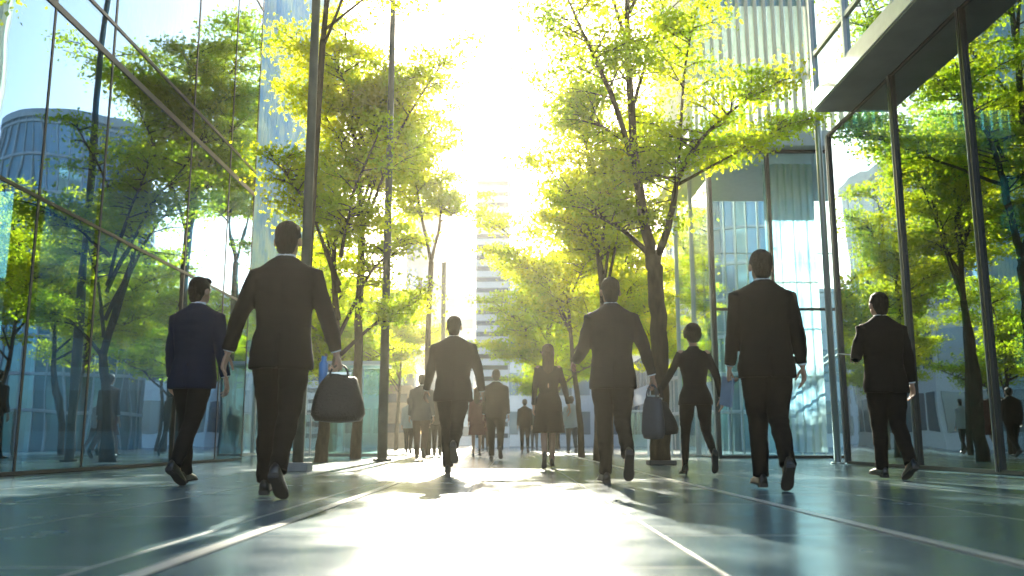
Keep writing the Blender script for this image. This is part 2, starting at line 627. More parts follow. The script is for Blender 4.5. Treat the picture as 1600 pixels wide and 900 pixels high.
# handrail seen behind the glass
for k in range(2):
    MB().tube([(1.4, 1.0 + k, 1.2), (5.8, 1.0 + k, 4.2)], .03, 8).build('handrail', M['fin'], fb, True)


def tower(name, label, x0, x1, y0, y1, h, wall, win, fl=3.3, wx=1.5, gap=.35, band=False, cat='building', group=None, roofh=.6):
    """office block: wall body, windows recessed in rows (each facade row its own part), roof parapet"""
    r = empty(name, ((x0 + x1) / 2, (y0 + y1) / 2, 0), label, cat, group)
    W, D = (x1 - x0) / 2, (y1 - y0) / 2
    MB().box(-W, W, -D, D, 0, h).build('wall', wall, r)
    nf = int(h // fl)
    for f in range(nf):
        z0, z1 = f * fl + .9, (f + 1) * fl - gap
        m = MB()
        for (a, b, ax) in ((-W, W, 0), (-D, D, 1), (-D, D, 2)):
            n = 1 if band else max(1, int((b - a) / wx))
            for k in range(n):
                p, q = a + (b - a) * (k + .12 if n > 1 else .03) / n, a + (b - a) * (k + .88 if n > 1 else .97) / n
                if ax == 0:
                    m.box(p, q, -D - .04, -D + .02, z0, z1)
                elif ax == 1:
                    m.box(-W - .04, -W + .02, p, q, z0, z1)
                else:
                    m.box(W - .02, W + .04, p, q, z0, z1)
        m.build('window_row', win, r)
    MB().box(-W - .15, W + .15, -D - .15, D + .15, h, h + roofh).build('roof', wall, r)
    return r


winG = mat('window_glass_far', (.10, .16, .22), .08, .3, var=.3, scale=.3)
winD = mat('window_glass_dark', (.04, .06, .09), .1, .2, var=.3, scale=.3)
wWhite = mat('white_cladding', (.62, .64, .66), .6, var=.06)
wPale = mat('pale_blue_cladding', (.38, .46, .54), .5, var=.08)
wGrey = mat('slate_blue_cladding', (.09, .12, .17), .5, var=.15)
wBrown = mat('sand_brick', (.33, .22, .13), .8, var=.2)
tower('striped_tower', 'tall tower with dark horizontal window bands below the sun', -2.45, -.2, 60, 66, 18.3, wWhite, winD, .75, band=True, gap=.15)
tower('slate_tower', 'slate blue tower block behind the thin forked tree', -9.4, -6.8, 78, 86, 20.5, wGrey, winG, 3.2, wx=1.2)
tower('pale_glass_tower', 'pale blue glass tower left of the striped tower', -7.0, -3.9, 92, 99, 18.5, wPale, winG, 2.2, wx=1.1)
tower('white_framed_block', 'low white framed office block left of the pale glass tower', -10.8, -6.2, 58, 66, 8.8, wWhite, winG, 2.8, wx=.9)
tower('sand_brick_block', 'small sand coloured brick block behind the tall straight lamp pole', -7.6, -6.3, 55, 57.5, 3.6, wBrown, winD, 1.8, wx=.6, roofh=.15)
tower('white_slab_block', 'broad white office block behind the trees on the left', -26, -12.0, 48, 60, 17, wWhite, winG, 3.4, wx=1.6)
tower('pale_office_block', 'pale office block behind the trees right of the striped tower', -.75, 9, 70, 82, 13, wPale, winG, 3.0, wx=1.3)
tower('long_white_block', 'long white office block closing the street on the far right', 9.5, 30, 60, 75, 10, wWhite, winG, 3.4, wx=1.6)
tower('grey_end_block', 'grey office block closing the street on the far left', -40, -10.5, 96, 112, 16, wPale, winG, 3.4, wx=1.8)
tower('white_end_block', 'white office block at the far end of the street right of the striped tower', 1.0, 34, 100, 115, 15, wWhite, winG, 3.4, wx=1.8)

# curved glass tower
ct = empty('curved_glass_tower', (11.4, 44, 0), 'curved blue glass tower between the big tree and the finned glass building', 'building')
cg = mat('curved_tower_glass', (.12, .30, .40), .08, .4, var=.2, scale=.4)
rr = []
for z in (0, 15.5):
    rr.append([(3.6 * math.cos(a), 3.6 * math.sin(a), z) for a in [2 * PI * k / 40 for k in range(40)]])
MB().rings(rr).build('glass_wall', cg, ct, False)
for k in range(9):
    z = 1.7 * k + 1.6
    MB().rings([[(q * math.cos(a), q * math.sin(a), zz_) for a in [2 * PI * j / 40 for j in range(40)]] for q, zz_ in ((3.62, z), (3.7, z + .02), (3.7, z + .14), (3.62, z + .16))]).build('floor_band', wPale, ct)
mm = MB()
for j in range(40):
    a = 2 * PI * j / 40
    c, s_ = 3.64 * math.cos(a), 3.64 * math.sin(a)
    mm.box(c - .03, c + .03, s_ - .03, s_ + .03, 0, 15.5)
mm.build('glazing_bars', wPale, ct)
MB().rings([[(3.75 * math.cos(a), 3.75 * math.sin(a), z) for a in [2 * PI * j / 40 for j in range(40)]] for z in (15.5, 15.9)]).build('roof', wPale, ct)

# glass kiosk on the left
kk = empty('glass_kiosk', (-3.95, 23.2, 0), 'small clear glass kiosk behind the tall straight lamp pole', 'kiosk')
for (a, b, c, d) in ((-.65, .65, -.6, -.58), (-.65, .65, .58, .6), (-.65, -.63, -.57, .57), (.63, .65, -.57, .57)):
    MB().box(a, b, c, d, .06, 2.25).build('glass_panel', M['glassClear'], kk)
for x in (-.66, 0, .66):
    for y in (-.61, .61):
        MB().box(x - .025, x + .025, y - .025, y + .025, 0, 2.28).build('post', M['mullion'], kk)
MB().box(-.75, .75, -.7, .7, 2.28, 2.36).build('roof', M['palemetal'], kk)
MB().box(-.68, .68, -.63, .63, 0, .055).build('base', M['slab'], kk)

# low glass screens
def screen(name, label, x0, x1, y, h, n):
    r = empty(name, (x0, y, 0), label, 'glass screen', 'low glass screens across the street end')
    L = (x1 - x0) / n
    for k in range(n):
        MB().box(k * L + .03, (k + 1) * L - .03, -.008, .008, .08, h).build('glass_panel', M['glassClear'], r)
    for k in range(n + 1):
        MB().box(k * L - .022, k * L + .022, -.022, .022, 0, h + .03).build('post', M['steel'], r)
    MB().box(0, x1 - x0, -.02, .02, h + .031, h + .06).build('top_rail', M['steel'], r)
    return r


screen('glass_screen', 'low clear glass screen behind the black bag, left of the kiosk', -8.0, -5.0, 27, 1.15, 3)
screen('glass_screen', 'low clear glass screen behind the big tree, beside the finned building', 3.1, 4.4, 25, 1.15, 2)


# ------------------------------------------------------------ lamp poles
def pole(name, label, x, y, h, r0, r1, base=True, plinth=False):
    r = empty(name, (x, y, 0), label, 'lamp post')
    MB().tube([(0, 0, 0), (0, 0, h * .4), (0, 0, h)], [r0, (r0 + r1) / 2, r1], 18).build('pole', M['pole'], r, True)
    MB().tube([(0, 0, .006), (0, 0, .05)], r0 * 1.9, 20).build('base_plate', M['pole'], r)
    if plinth:
        MB().box(-.15, .15, -.15, .15, .0, .11).build('plinth', M['slab'], r, bevel=.012)
    MB().box(-r0 * .5, r0 * .5, -r0 - .012, -r0 + .01, .7, 1.0).build('access_cover', M['pole'], r)
    if h < 8:
        return r
    MB().tube([(0, 0, h - .6), (.5, 0, h - .25), (1.1, 0, h - .2)], .03, 8).build('arm', M['pole'], r, True)
    MB().box(.75, 1.35, -.11, .11, h - .26, h - .19).build('lamp_head', M['pole'], r, bevel=.02)
    return r


b_ = P(465, 735, 11.2)
pole('lamp_post', 'thick grey lamp post on a square plinth beside the tall man with the black bag', b_.x, 11.2, 9.2, .068, .05, plinth=True)
b_ = P(597, 720, 16.8)
pole('lamp_post', 'tall straight grey lamp post left of the street centre, in front of the kiosk', b_.x, 16.8, 10.4, .092, .05)
b_ = P(690, 712, 33)
o = pole('lamp_post', 'short distant lamp post right of the thin forked tree', b_.x, 33, 7.0, .10, .08)


# ------------------------------------------------------------ trees
def leaves_mesh(name, pts, size, rng):
    """small folded leaf blades, mostly lying flat"""
    n = len(pts)
    az = rng.uniform(0, 2 * PI, n)
    tilt = rng.normal(0, .8, n)
    roll = rng.normal(0, .8, n)
    s = size * rng.uniform(.5, 1.6, n)
    u = np.stack([np.cos(az) * np.cos(tilt), np.sin(az) * np.cos(tilt), np.sin(tilt)], 1)
    v0 = np.stack([-np.sin(az), np.cos(az), np.zeros(n)], 1)
    nn = np.cross(u, v0)
    v = v0 * np.cos(roll)[:, None] + nn * np.sin(roll)[:, None]
    c = pts
    S = s[:, None]
    a = c - u * S * .5
    b = c + v * S * .36 + u * S * .05 + nn * S * .08
    d = c + u * S * .5
    e = c - v * S * .36 + u * S * .05 + nn * S * .08
    V = np.stack([a, b, d, e], 1).reshape(-1, 3).astype(np.float32)
    me = bpy.data.meshes.new(name)
    me.vertices.add(4 * n)
    me.vertices.foreach_set('co', V.ravel())
    me.loops.add(4 * n)
    me.loops.foreach_set('vertex_index', np.arange(4 * n, dtype=np.int32))
    me.polygons.add(n)
    me.polygons.foreach_set('loop_start', np.arange(0, 4 * n, 4, dtype=np.int32))
    me.update(calc_edges=True)
    return me


def lerp_path(path, t):
    f = t * (len(path) - 1)
    i = min(int(f), len(path) - 2)
    return path[i].lerp(path[i + 1], f - i)


def grow(name, base, limbs, label, seed, twigs=14, tlen=1.0, per=150, lsize=.06, leaf='leafA', flat=.34, start=.35, cat='tree', group=None, spread=.20):
    """limbs: (points relative to base, radii, leafy?).  twigs leave the leafy limbs and carry flat sprays of leaves"""
    rnd = random.Random(seed)
    rng = np.random.default_rng(seed)
    root = empty(name, base, label, cat, group)
    wood = MB()
    pts = []
    for path, rad, lf in limbs:
        path = [Vector(p) for p in path]
        fine, fr = [], []
        nseg = 6 * (len(path) - 1)
        for k in range(nseg + 1):
            t = k / nseg
            p = lerp_path(path, t)
            if 0 < k < nseg:
                q = (lerp_path(path, max(0, t - .08)) + lerp_path(path, min(1, t + .08))) / 2
                p = p * .4 + q * .6 + Vector((rnd.gauss(0, 1), rnd.gauss(0, 1), 0)) * rad[0] * .07
            f = t * (len(rad) - 1)
            i = min(int(f), len(rad) - 2)
            fine.append(p)
            fr.append(rad[i] + (rad[i + 1] - rad[i]) * (f - i))
        wood.tube(fine, fr, 9)
        if not lf:
            continue
        n = int(1.45 * twigs * lf)
        for k in range(n):
            t = start + (1 - start) * (k + rnd.random()) / n
            p = lerp_path(fine, t)
            a = rnd.uniform(0, 2 * PI)
            L = tlen * rnd.uniform(.5, 1.25) * (1.15 - .55 * t)
            d = Vector((math.cos(a), math.sin(a), rnd.uniform(-.05, .55)))
            p1 = p + d * L * .5 + Vector((0, 0, .06 * L))
            p2 = p + d * L + Vector((0, 0, -.02 * L))
            wood.tube([p, p1, p2], [.016, .010, .004], 5)
            subs = [(p, p1, p2)]
            for q in range(2):
                a2 = a + rnd.choice((-1, 1)) * rnd.uniform(.5, 1.0)
                e = p1 + Vector((math.cos(a2), math.sin(a2), rnd.uniform(-.1, .25))) * L * .5
                wood.tube([p1.lerp(p, rnd.random() * .5), e], [.008, .003], 4)
                subs.append((p1, p1.lerp(e, .5), e))
            m = max(6, int(.88 * per * L / tlen * rnd.uniform(.6, 1.4)))
            for sb in subs:
                tt = rng.uniform(.25, 1.08, m // 3 + 1)
                c = np.array([list(sb[0])]) * ((1 - tt) ** 2)[:, None] + np.array([list(sb[1])]) * (2 * tt * (1 - tt))[:, None] + np.array([list(sb[2])]) * (tt ** 2)[:, None]
                c += rng.normal(0, 1, c.shape) * np.array([spread, spread, spread * flat]) * (.5 + L / tlen * .6)
                pts.append(c)
    wood.build('trunk', M['bark'], root, True)
    if pts:
        me = leaves_mesh('crown', np.concatenate(pts), lsize, rng)
        me.materials.append(M[leaf])
        o = bpy.data.objects.new('crown', me)
        COL.objects.link(o)
        o.parent = root
    return root


def auto_limbs(seed, h, fork, r, rad, n=6, lean=(0, 0), multi=1):
    """trunk to the fork, then leaders opening into a crown of radius rad up to height h"""
    rnd = random.Random(seed * 7 + 1)
    L = []
    top = Vector((lean[0], lean[1], fork))
    L.append(([Vector((0, 0, -.05)), Vector((lean[0] * .3, lean[1] * .3, fork * .5)), top], [r * 1.25, r * .95, r * .8], 0))
    L.append(([top, top + Vector((rnd.gauss(0, .2), rnd.gauss(0, .2), (h - fork) * .5)), top + Vector((rnd.gauss(0, .35), rnd.gauss(0, .35), h - fork))], [r * .75, r * .4, .012], 1.3))
    for k in range(n):
        a = 2 * PI * k / n + rnd.uniform(-.4, .4)
        z0 = fork + (h - fork) * .5 * (k / n) * rnd.uniform(.6, 1.2) - fork * .02
        zt = fork + (h - fork) * rnd.uniform(.25, .95)
        zt = max(zt, z0 + .5)
        q = rad * rnd.uniform(.65, 1.05)
        s0 = top + Vector((0, 0, z0 - fork))
        mid = s0 + Vector((math.cos(a) * q * .45, math.sin(a) * q * .45, (zt - z0) * .6))
        end = Vector((top.x + math.cos(a) * q, top.y + math.sin(a) * q, zt))
        L.append(([s0, mid, end], [r * .42, r * .24, .010], 1))
    return L


def dup_tree(src, loc, rz, s, label, group=None):
    c = src.copy()
    COL.objects.link(c)
    c.location = loc
    c.rotation_euler = (0, 0, rz)
    c.scale = (s, s, s)
    tag(c, label, 'tree', group)
    for ch in list(src.children):
        d = ch.copy()
        COL.objects.link(d)
        d.parent = c
    return c


# the big maple right of centre: limbs follow the photograph
BD = 14.4
B0 = P(1033, 722, BD)
B0.z = 0


def rel(px, py, dy=0):
    p = P(px, py, BD + dy)
    return p - B0


lim = [
    ([Vector((0, 0, -.05)), rel(1031, 560), rel(1024, 430), rel(1022, 400)], [.17, .145, .13, .135], 0),
    ([rel(1020, 410), rel(1003, 330), rel(990, 240, .1), rel(983, 120, .2), rel(978, 0, .2), rel(985, -150, .3)], [.10, .085, .07, .06, .045, .012], 1.5),
    ([rel(994, 270), rel(965, 170, -.3), rel(930, 90, -.6), rel(900, 30, -1.0), rel(860, -70, -1.2)], [.05, .045, .035, .022, .01], 1.2),
    ([rel(1025, 405), rel(1048, 350, -.1), rel(1056, 280, -.2), rel(1090, 220, -.5), rel(1150, 165, -.9), rel(1225, 125, -1.2)], [.07, .055, .045, .032, .02, .008], 1.5),
    ([rel(1056, 290, -.2), rel(1130, 250, .2), rel(1190, 215, .6), rel(1245, 190, .8)], [.03, .022, .014, .007], 1.1),
    ([rel(1060, 250, -.3), rel(1070, 100, .4), rel(1100, -40, .8)], [.03, .02, .01], .9),
    ([rel(1012, 395), rel(975, 360, .3), rel(930, 335, .7), rel(870, 300, 1.1)], [.05, .035, .02, .008], 1.0),
    ([rel(985, 180, .1), rel(1020, 60, 1.0), rel(1060, -60, 1.6)], [.035, .025, .01], .9),
    ([rel(990, 230, .1), rel(930, 190, 1.0), rel(865, 150, 1.6)], [.03, .02, .008], .9),
    ([rel(983, 80, .2), rel(940, -60, .4), rel(920, -200, -.4)], [.035, .025, .01], 1.1),
    ([rel(983, 20, .2), rel(1050, -120, .0), rel(1130, -240, -.5)], [.035, .025, .01], 1.2),
    ([rel(1040, -100, .1), rel(1130, -100, -.6), rel(1210, -90, -1.3)], [.025, .018, .01], 1.0),
]
grow('maple_tree', B0, lim, 'large dark trunked maple forking low, the biggest tree, right of the street centre', 11, twigs=16, tlen=1.0, per=290, lsize=.060, start=.3, spread=.18)

o = [c for c in COL.objects if c.name.startswith('maple_tree')][0]
MB().box(-.21, .21, -.21, .21, .004, .07).build('base_collar', M['mullion'], o, bevel=.01)
# left row
x = P(497, 700, 16).x
grow('maple_tree', (x, 16.2, 0), auto_limbs(5, 6.3, 1.9, .10, 1.7, 6, (.25, 0)), 'leafy maple with thin forked stems behind the tall man with the black bag', 21, twigs=13, tlen=.85, per=210, lsize=.06, leaf='leafA', start=.4)
x = P(575, 700, 19).x
grow('locust_tree', (x - .35, 19.5, 0), auto_limbs(9, 10.3, 5.0, .10, 2.2, 8, (0, 0)), 'tall high crowned tree spreading above the left lamp posts', 22, twigs=19, tlen=1.2, per=300, lsize=.07, leaf='leafB', start=.25)
x = P(668, 700, 26).x
pr = grow('locust_tree', (x, 26, 0), [([(0, 0, -.05), (-.05, 0, 3), (.02, 0, 5.6)], [.10, .085, .075], 0),
     ([(.02, 0, 5.6), (-.25, 0, 6.8), (-.55, 0, 8.4), (-.6, .1, 10.2)], [.05, .04, .025, .012], 1.2),
     ([(.02, 0, 5.6), (.28, .1, 6.8), (.30, .2, 8.6), (.1, .2, 10.4)], [.05, .04, .025, .012], 1.2),
     ([(-.3, 0, 7.0), (-1.0, .4, 8.0), (-1.7, .5, 8.7)], [.03, .02, .01], .7), ([(.25, 0, 6.8), (.7, .4, 7.2), (1.0, .5, 7.8)], [.03, .02, .01], .6),
     ([(-.5, 0, 8.2), (-1.0, -.6, 9.0), (-1.4, -.8, 9.9)], [.03, .02, .01], .7), ([(-.1, 0, 6.1), (-.9, .6, 6.5), (-1.4, .9, 7.0)], [.02, .015, .01], .45)],
     'thin young tree with a forked stem left of the man walking in the street centre', 23, twigs=17, tlen=1.0, per=300, lsize=.085, leaf='leafB')
x = P(935, 715, 17.6).x
grow('maple_tree', (x, 17.6, 0), auto_limbs(13, 8.4, 3.1, .085, 1.25, 8, (.15, 0)), 'slim straight trunked tree beside the man carrying two bags', 24, twigs=16, tlen=.85, per=230, lsize=.066, leaf='leafB', start=.3)
x = P(912, 708, 21).x
pb = grow('maple_tree', (x, 21.5, 0), auto_limbs(17, 6.6, 2.3, .07, 2.3, 8, (-.2, 0)), 'slender leafy tree just left of the slim trunk by the man with two bags', 25, twigs=14, tlen=1.0, per=230, lsize=.07, leaf='leafB', start=.25)
pc = grow('maple_tree', (-5.2, 25, 0), auto_limbs(31, 6.0, 1.7, .10, 2.2, 8), 'low spreading tree behind the kiosk', 26, twigs=14, tlen=1.0, per=240, lsize=.075, leaf='leafA', start=.25)
# tree added to shade the left foreground: trunk hidden, crown mostly above the frame
grow('locust_tree', (P(466, 700, 12.0).x, 12.0, 0), auto_limbs(41, 11.0, 6.0, .055, 2.5, 10, (0.12, 0)), 'tall tree added for shade right behind the thick lamp post, crown high over the left', 27, twigs=10, tlen=1.1, per=230, lsize=.07, leaf='leafB', start=.3)
RG = 'trees lining the far end of the street'
far = [
    (pc, -6.2, 31, 1.0, 1.0, 'fourth tree along the far left row, left of the short distant lamp post'),
    (pb, -4.6, 36, 2.2, 1.0, 'distant tree low behind the sand brick block'),
    (pb, 2.9, 27, 2.6, 1.2, 'bright leafy tree behind the woman in the knee length dress'),
    (pc, 1.3, 31, .5, 1.15, 'low bright tree left of the woman in the knee length dress'),
    (pb, 3.9, 37, 4.1, 1.15, 'distant tree between the slim trunk and the big maple'),
    (pc, 2.2, 44, 3.0, 1.15, 'farthest tree in the right hand row'),
    (pc, -7.5, 44, 5.0, 1.15, 'farthest tree in the left hand row'),
    (pb, 5.8, 33.8, .7, 1.1, 'distant tree seen beside the curved glass tower'),
    (pc, 9.6, 18.2, 1.9, .8, 'leafy tree seen between the steel post and the finned glass building'),
]
for src, x, y, rz, s, lab in far:
    dup_tree(src, (x, y, 0), rz, s, lab, RG)


# ------------------------------------------------------------ people
from mathutils import noise as mnoise


def wrinkle(o, amp, freq, seed=0, vent=None):
    me = o.data
    n = len(me.vertices)
    co = np.empty(3 * n, np.float32)
    no = np.empty(3 * n, np.float32)
    me.vertices.foreach_get('co', co)
    me.vertex_normals.foreach_get('vector', no)
    co = co.reshape(-1, 3)
    no = no.reshape(-1, 3)
    f = np.array(freq, np.float32)
    q = co * f + seed * 7.3
    d = np.array([mnoise.noise(Vector(v)) + .5 * mnoise.noise(Vector((v[0] * 2.1 + 3, v[1] * 2.1, v[2] * 2.3))) for v in q.tolist()], np.float32) * amp
    if vent:
        z0, z1, yb = vent
        m = (co[:, 1] < yb) & (co[:, 2] < z1)
        d[m] -= .012 * np.exp(-(co[m, 0] / .008) ** 2)
        m2 = co[:, 1] < yb
        d[m2] -= .0025 * np.exp(-(co[m2, 0] / .008) ** 2)
    co = co + no * d[:, None]
    me.vertices.foreach_set('co', co.ravel())
    me.update()
def hand(mb, wrist, d, f, n, curl, s=1.0):
    """palm and five separate fingers; d along the forearm, f thumb side, n palm side"""
    d, f, n = d.normalized(), f.normalized(), n.normalized()
    pc_ = wrist + d * .045 * s
    mb.tube([wrist - d * .03 * s, wrist + d * .005 * s, pc_, wrist + d * .088 * s], [.027 * s, .029 * s, .041 * s, .038 * s], 12, sq=.42, ref=n, dome=True)
    L = [(.044, .027, .021), (.048, .031, .023), (.045, .028, .022), (.036, .021, .018)]
    for i in range(4):
        off = (.031 - .0207 * i) * s
        p = wrist + d * (.088 - abs(i - 1.2) * .003) * s + f * off
        dd = (d + f * (.10 - .07 * i)).normalized()
        pts = [p - d * .02 * s, p]
        a = 0
        for k in range(3):
            a += curl * (.8, 1.1, .8)[k] + .06 * i
            v = dd * math.cos(a) + n * math.sin(a)
            p = p + v * L[i][k] * s
            pts.append(p)
        mb.tube(pts, [.0088 * s, .0092 * s, .0086 * s, .0080 * s, .0066 * s], 8, dome=True)
    p = wrist + d * .028 * s + f * .024 * s
    v1 = (d * .62 + f * .62 + n * .45).normalized()
    v2 = (d * .85 + f * .18 + n * .5).normalized()
    mb.tube([p, p + v1 * .045 * s, p + v1 * .045 * s + v2 * .032 * s, p + v1 * .045 * s + v2 * .058 * s], [.0125 * s, .0108 * s, .0098 * s, .0078 * s], 8, dome=True)


def limb_dir(flex, abd, sx):
    return Vector((sx * math.sin(abd), math.sin(flex) * math.cos(abd), -math.cos(flex) * math.cos(abd)))


def person(label, x, y, H=1.8, rz=0, legs=((0, 0, 0), (0, 0, 0)), arms=((0, .12, .2, 0), (0, .12, .2, 0)), male=True, jacket='black', trousers=None,
           hair='short', hairm='hair', skin='skin', skirt=None, width=1.0, detail=1, head=(0, 0), hands_curl=(.35, .35), heels=False, collar=True, lean=.03, foot=(None, None), bottom=.80, group=None, shoe='shoe', look=True):
    """legs: (hip flex, knee flex, abduction) left, right.  arms: (flex, abduction, elbow flex, elbow inward) left, right.  faces +Y"""
    s = H / 1.8
    root = empty('person', (x, y, 0), label, 'person', group, rz)
    trousers = trousers or jacket
    vox = .0062 if detail == 1 else .012
    W = width * s
    hipz = 1.0
    J = {}
    shl = (.172 if male else .150) * W
    z_sh = 1.435 * s
    hips = .092 * s
    up = Vector((0, math.sin(lean), math.cos(lean)))
    pel = Vector((0, 0, .94 * s))

    def T(x_, y_, z_):
        """point of the trunk in the leaned frame"""
        return Vector((x_, y_, 0)) + pel + up * (z_ - .94 * s)
    leg = []
    for i, sx in enumerate((-1, 1)):
        fl, kn, ab = legs[i]
        hp = Vector((sx * hips, 0, .93 * s))
        k_ = hp + limb_dir(fl, ab, sx) * .435 * s
        sh_ = limb_dir(fl - kn, ab * .3, sx)
        an = k_ + sh_ * .415 * s
        fp = foot[i]
        if fp is None:
            fp = min(0.25, (fl - kn) * .9) if (fl - kn) < -.2 else max(0, (fl - kn) * .6)
        leg.append((hp, k_, an, sh_, fp))
    arm = []
    for i, sx in enumerate((-1, 1)):
        fl, ab, el, inn = arms[i]
        sp = T(sx * shl, 0, z_sh)
        e_ = sp + limb_dir(fl, ab, sx) * .295 * s
        fd = limb_dir(fl + el, ab - inn, sx)
        wr = e_ + fd * .255 * s
        arm.append((sp, e_, wr, fd))
    hc = T(0, .018 * s, 1.672 * s)
    # ---- shoes (left, right) decide the lowest point
    low = 9
    shoes = []
    for i, sx in enumerate((-1, 1)):
        hp, k_, an, sh_, fp = leg[i]
        fwd = Vector((sx * .05, math.cos(fp), math.sin(fp))).normalized()
        side = Vector((1, 0, 0))
        side = (side - fwd * side.dot(fwd)).normalized()
        upf = side.cross(fwd).normalized()
        hl = .055 if heels else 0
        m = MB()
        base = an - upf * .082 * s

        def F(a, b, c):
            return base + fwd * a * s + side * b * s + upf * c * s
        prof = [(-.072, .024, .075), (-.068, .031, .07), (-.03, .034, .085), (.03, .034, .088), (.08, .037, .062), (.13, .043, .045), (.17, .040, .036), (.20, .028, .028), (.213, .012, .02)]
        if not male:
            prof = [(a * .9, b * .82, c * .85) for a, b, c in prof]
        rings = []
        for a, b, c in prof:
            lift = hl * max(0, min(1, (.11 - a) / .16)) if heels else 0
            rg = []
            for j in range(12):
                t = 2 * PI * j / 12
                cc, ss = math.cos(t), math.sin(t)
                zz_ = (c if ss > 0 else .0) * abs(ss) ** .7
                rg.append(F(a, b * cc * (1 if ss > 0 else 1.03), zz_ + .012 + lift - (0.0 if ss > 0 else .002)))
            rings.append(rg)
        m.rings(rings)
        so = MB()
        rings = []
        for a, b, c in prof:
            lift = hl * max(0, min(1, (.11 - a) / .16)) if heels else 0
            rings.append([F(a * 1.02, q * b * 1.08, zq + lift) for q, zq in ((-1, 0), (1, 0), (1, .013), (-1, .013))])
        so.rings(rings)
        if heels:
            so.tube([F(-.05, 0, -.0), F(-.052, 0, hl + .01)], [.008 * s, .02 * s], 8)
        else:
            so.rings([[F(a, q * .031, zq) for q, zq in ((-1, -.016), (1, -.016), (1, 0.003), (-1, 0.003))] for a in (-.07, -.005)])
        low = min(low, min(v[2] for v in m.v + so.v))
        shoes.append((m, so))
    off = Vector((0, 0, -low + .002))
    inner = empty('rig', (0, 0, 0), None, None)
    bpy.data.objects.remove(inner)

    def put(o):
        o.location = off
        return o
    # ---- body: one continuous surface
    b = MB()
    kx = .92
    torso = [(.86, .13, .10), (.95, .15, .105), (1.06, .125, .09), (1.2, .135, .095), (1.34, .15, .10), (1.42, .14, .085), (1.47, .07, .06)]
    rg = []
    for z, a, d in torso:
        rg.append([T(a * W * math.cos(t), d * s * math.sin(t), z * s) for t in [2 * PI * j / 16 for j in range(16)]])
    b.rings(rg)
    b.tube([T(0, -.012 * s, 1.42 * s), T(0, -.005 * s, 1.5 * s), T(0, .005 * s, 1.6 * s)], [.066 * s, (.056 if male else .047) * s, (.055 if male else .045) * s], 14)
    for i in range(2):
        hp, k_, an, sh_, fp = leg[i]
        b.tube([hp + Vector((0, 0, .03 * s)), hp.lerp(k_, .45), k_, k_.lerp(an, .3), an], [.078 * s, .068 * s, .050 * s, .050 * s, .034 * s], 12, dome=True)
        b.tube([an, an + Vector((0, .05 * s * math.cos(fp), -.035 * s + .05 * s * math.sin(fp)))], [.034 * s, .03 * s], 10, dome=True)
        sp, e_, wr, fd = arm[i]
        sx = (-1, 1)[i]
        b.tube([sp, sp.lerp(e_, .5), e_, e_.lerp(wr, .35), wr], [.05 * s, .043 * s, .035 * s, .035 * s, .025 * s], 10, dome=True)
        f = Vector((0, 1, .0))
        f = (f - fd * f.dot(fd))
        if f.length < .35:
            f = Vector((0, 0, 1)) - fd * fd.z
        f.normalize()
        n = Vector((-sx, 0, 0))
        n = (n - fd * n.dot(fd) - f * n.dot(f)).normalized()
        hand(b, wr, fd, f, n, hands_curl[i], s)
    # head
    hr = Matrix.Rotation(head[0], 3, 'Z') @ Matrix.Rotation(head[1], 3, 'X')

    def Hd(x_, y_, z_):
        return hc + hr @ Vector((x_ * s, y_ * s, z_ * s)) * 1.07
    q = hr * 1.07
    b.ell(Hd(0, -.008, .022), (.074 * s, .094 * s, .092 * s), q, 20, 12)
    b.ell(Hd(0, .022, -.040), (.060 * s, .068 * s, .070 * s), q, 16, 10)
    b.ell(Hd(0, .055, -.078), (.030 * s, .028 * s, .026 * s), q, 12, 8)
    b.tube([Hd(0, .083, .012), Hd(0, .098, -.012), Hd(0, .108, -.030)], [.009 * s, .011 * s, .015 * s], 8, dome=True)
    for sx in (-1, 1):
        b.ell(Hd(sx * .078, -.008, -.010), (.010 * s, .019 * s, .033 * s), q @ Matrix.Rotation(sx * -.35, 3, 'Z'), 10, 8)
        b.ell(Hd(sx * .03, .076, .026), (.026 * s, .012 * s, .009 * s), q, 10, 6)
    b.ell(Hd(0, .084, -.052), (.024 * s, .010 * s, .011 * s), q, 10, 6)
    body = put(b.remesh('body', M[skin], root, vox, 2, .4))
    if detail == 1:
        for sx in (-1, 1):
            e = MB().ell(Hd(sx * .031, .079, .008), (.0125 * s,) * 3, q, 12, 8).build('eye', M['eye'], root, True)
            put(e)
            MB().ell(Hd(sx * .031, .0875, .008), (.006 * s, .005 * s, .006 * s), q, 10, 6).build('iris', M['iris'], e, True)
        put(MB().ell(Hd(0, .090, -.052), (.022 * s, .007 * s, .0075 * s), q, 12, 6).build('lips', M['lip'], root, True))
    # hair
    h = MB()
    if hair == 'short':
        h.ell(Hd(0, -.020, .040), (.080 * s, .094 * s, .086 * s), q, 20, 12)
        h.ell(Hd(0, -.050, .000), (.074 * s, .064 * s, .082 * s), q, 16, 10)
        h.ell(Hd(0, -.060, -.055), (.060 * s, .040 * s, .055 * s), q, 14, 8)
        h.ell(Hd(.01, .035, .086), (.062 * s, .052 * s, .036 * s), q, 14, 8)
        for sx in (-1, 1):
            h.ell(Hd(sx * .070, .002, .022), (.012 * s, .028 * s, .035 * s), q, 10, 6)
    elif hair == 'long':
        h.ell(Hd(0, -.022, .036), (.086 * s, .100 * s, .090 * s), q, 20, 12)
        h.ell(Hd(0, -.055, -.05), (.085 * s, .062 * s, .12 * s), q, 16, 10)
        h.tube([Hd(0, -.06, -.05), Hd(0, -.085, -.16), Hd(0, -.105, -.26), Hd(0, -.11, -.31)], [.085 * s, .092 * s, .075 * s, .03 * s], 16, sq=.55, ref=(0, 1, 0), dome=True)
    elif hair == 'bob':
        h.ell(Hd(0, -.022, .038), (.092 * s, .104 * s, .092 * s), q, 20, 12)
        h.ell(Hd(0, -.045, -.005), (.096 * s, .078 * s, .085 * s), q, 18, 10)
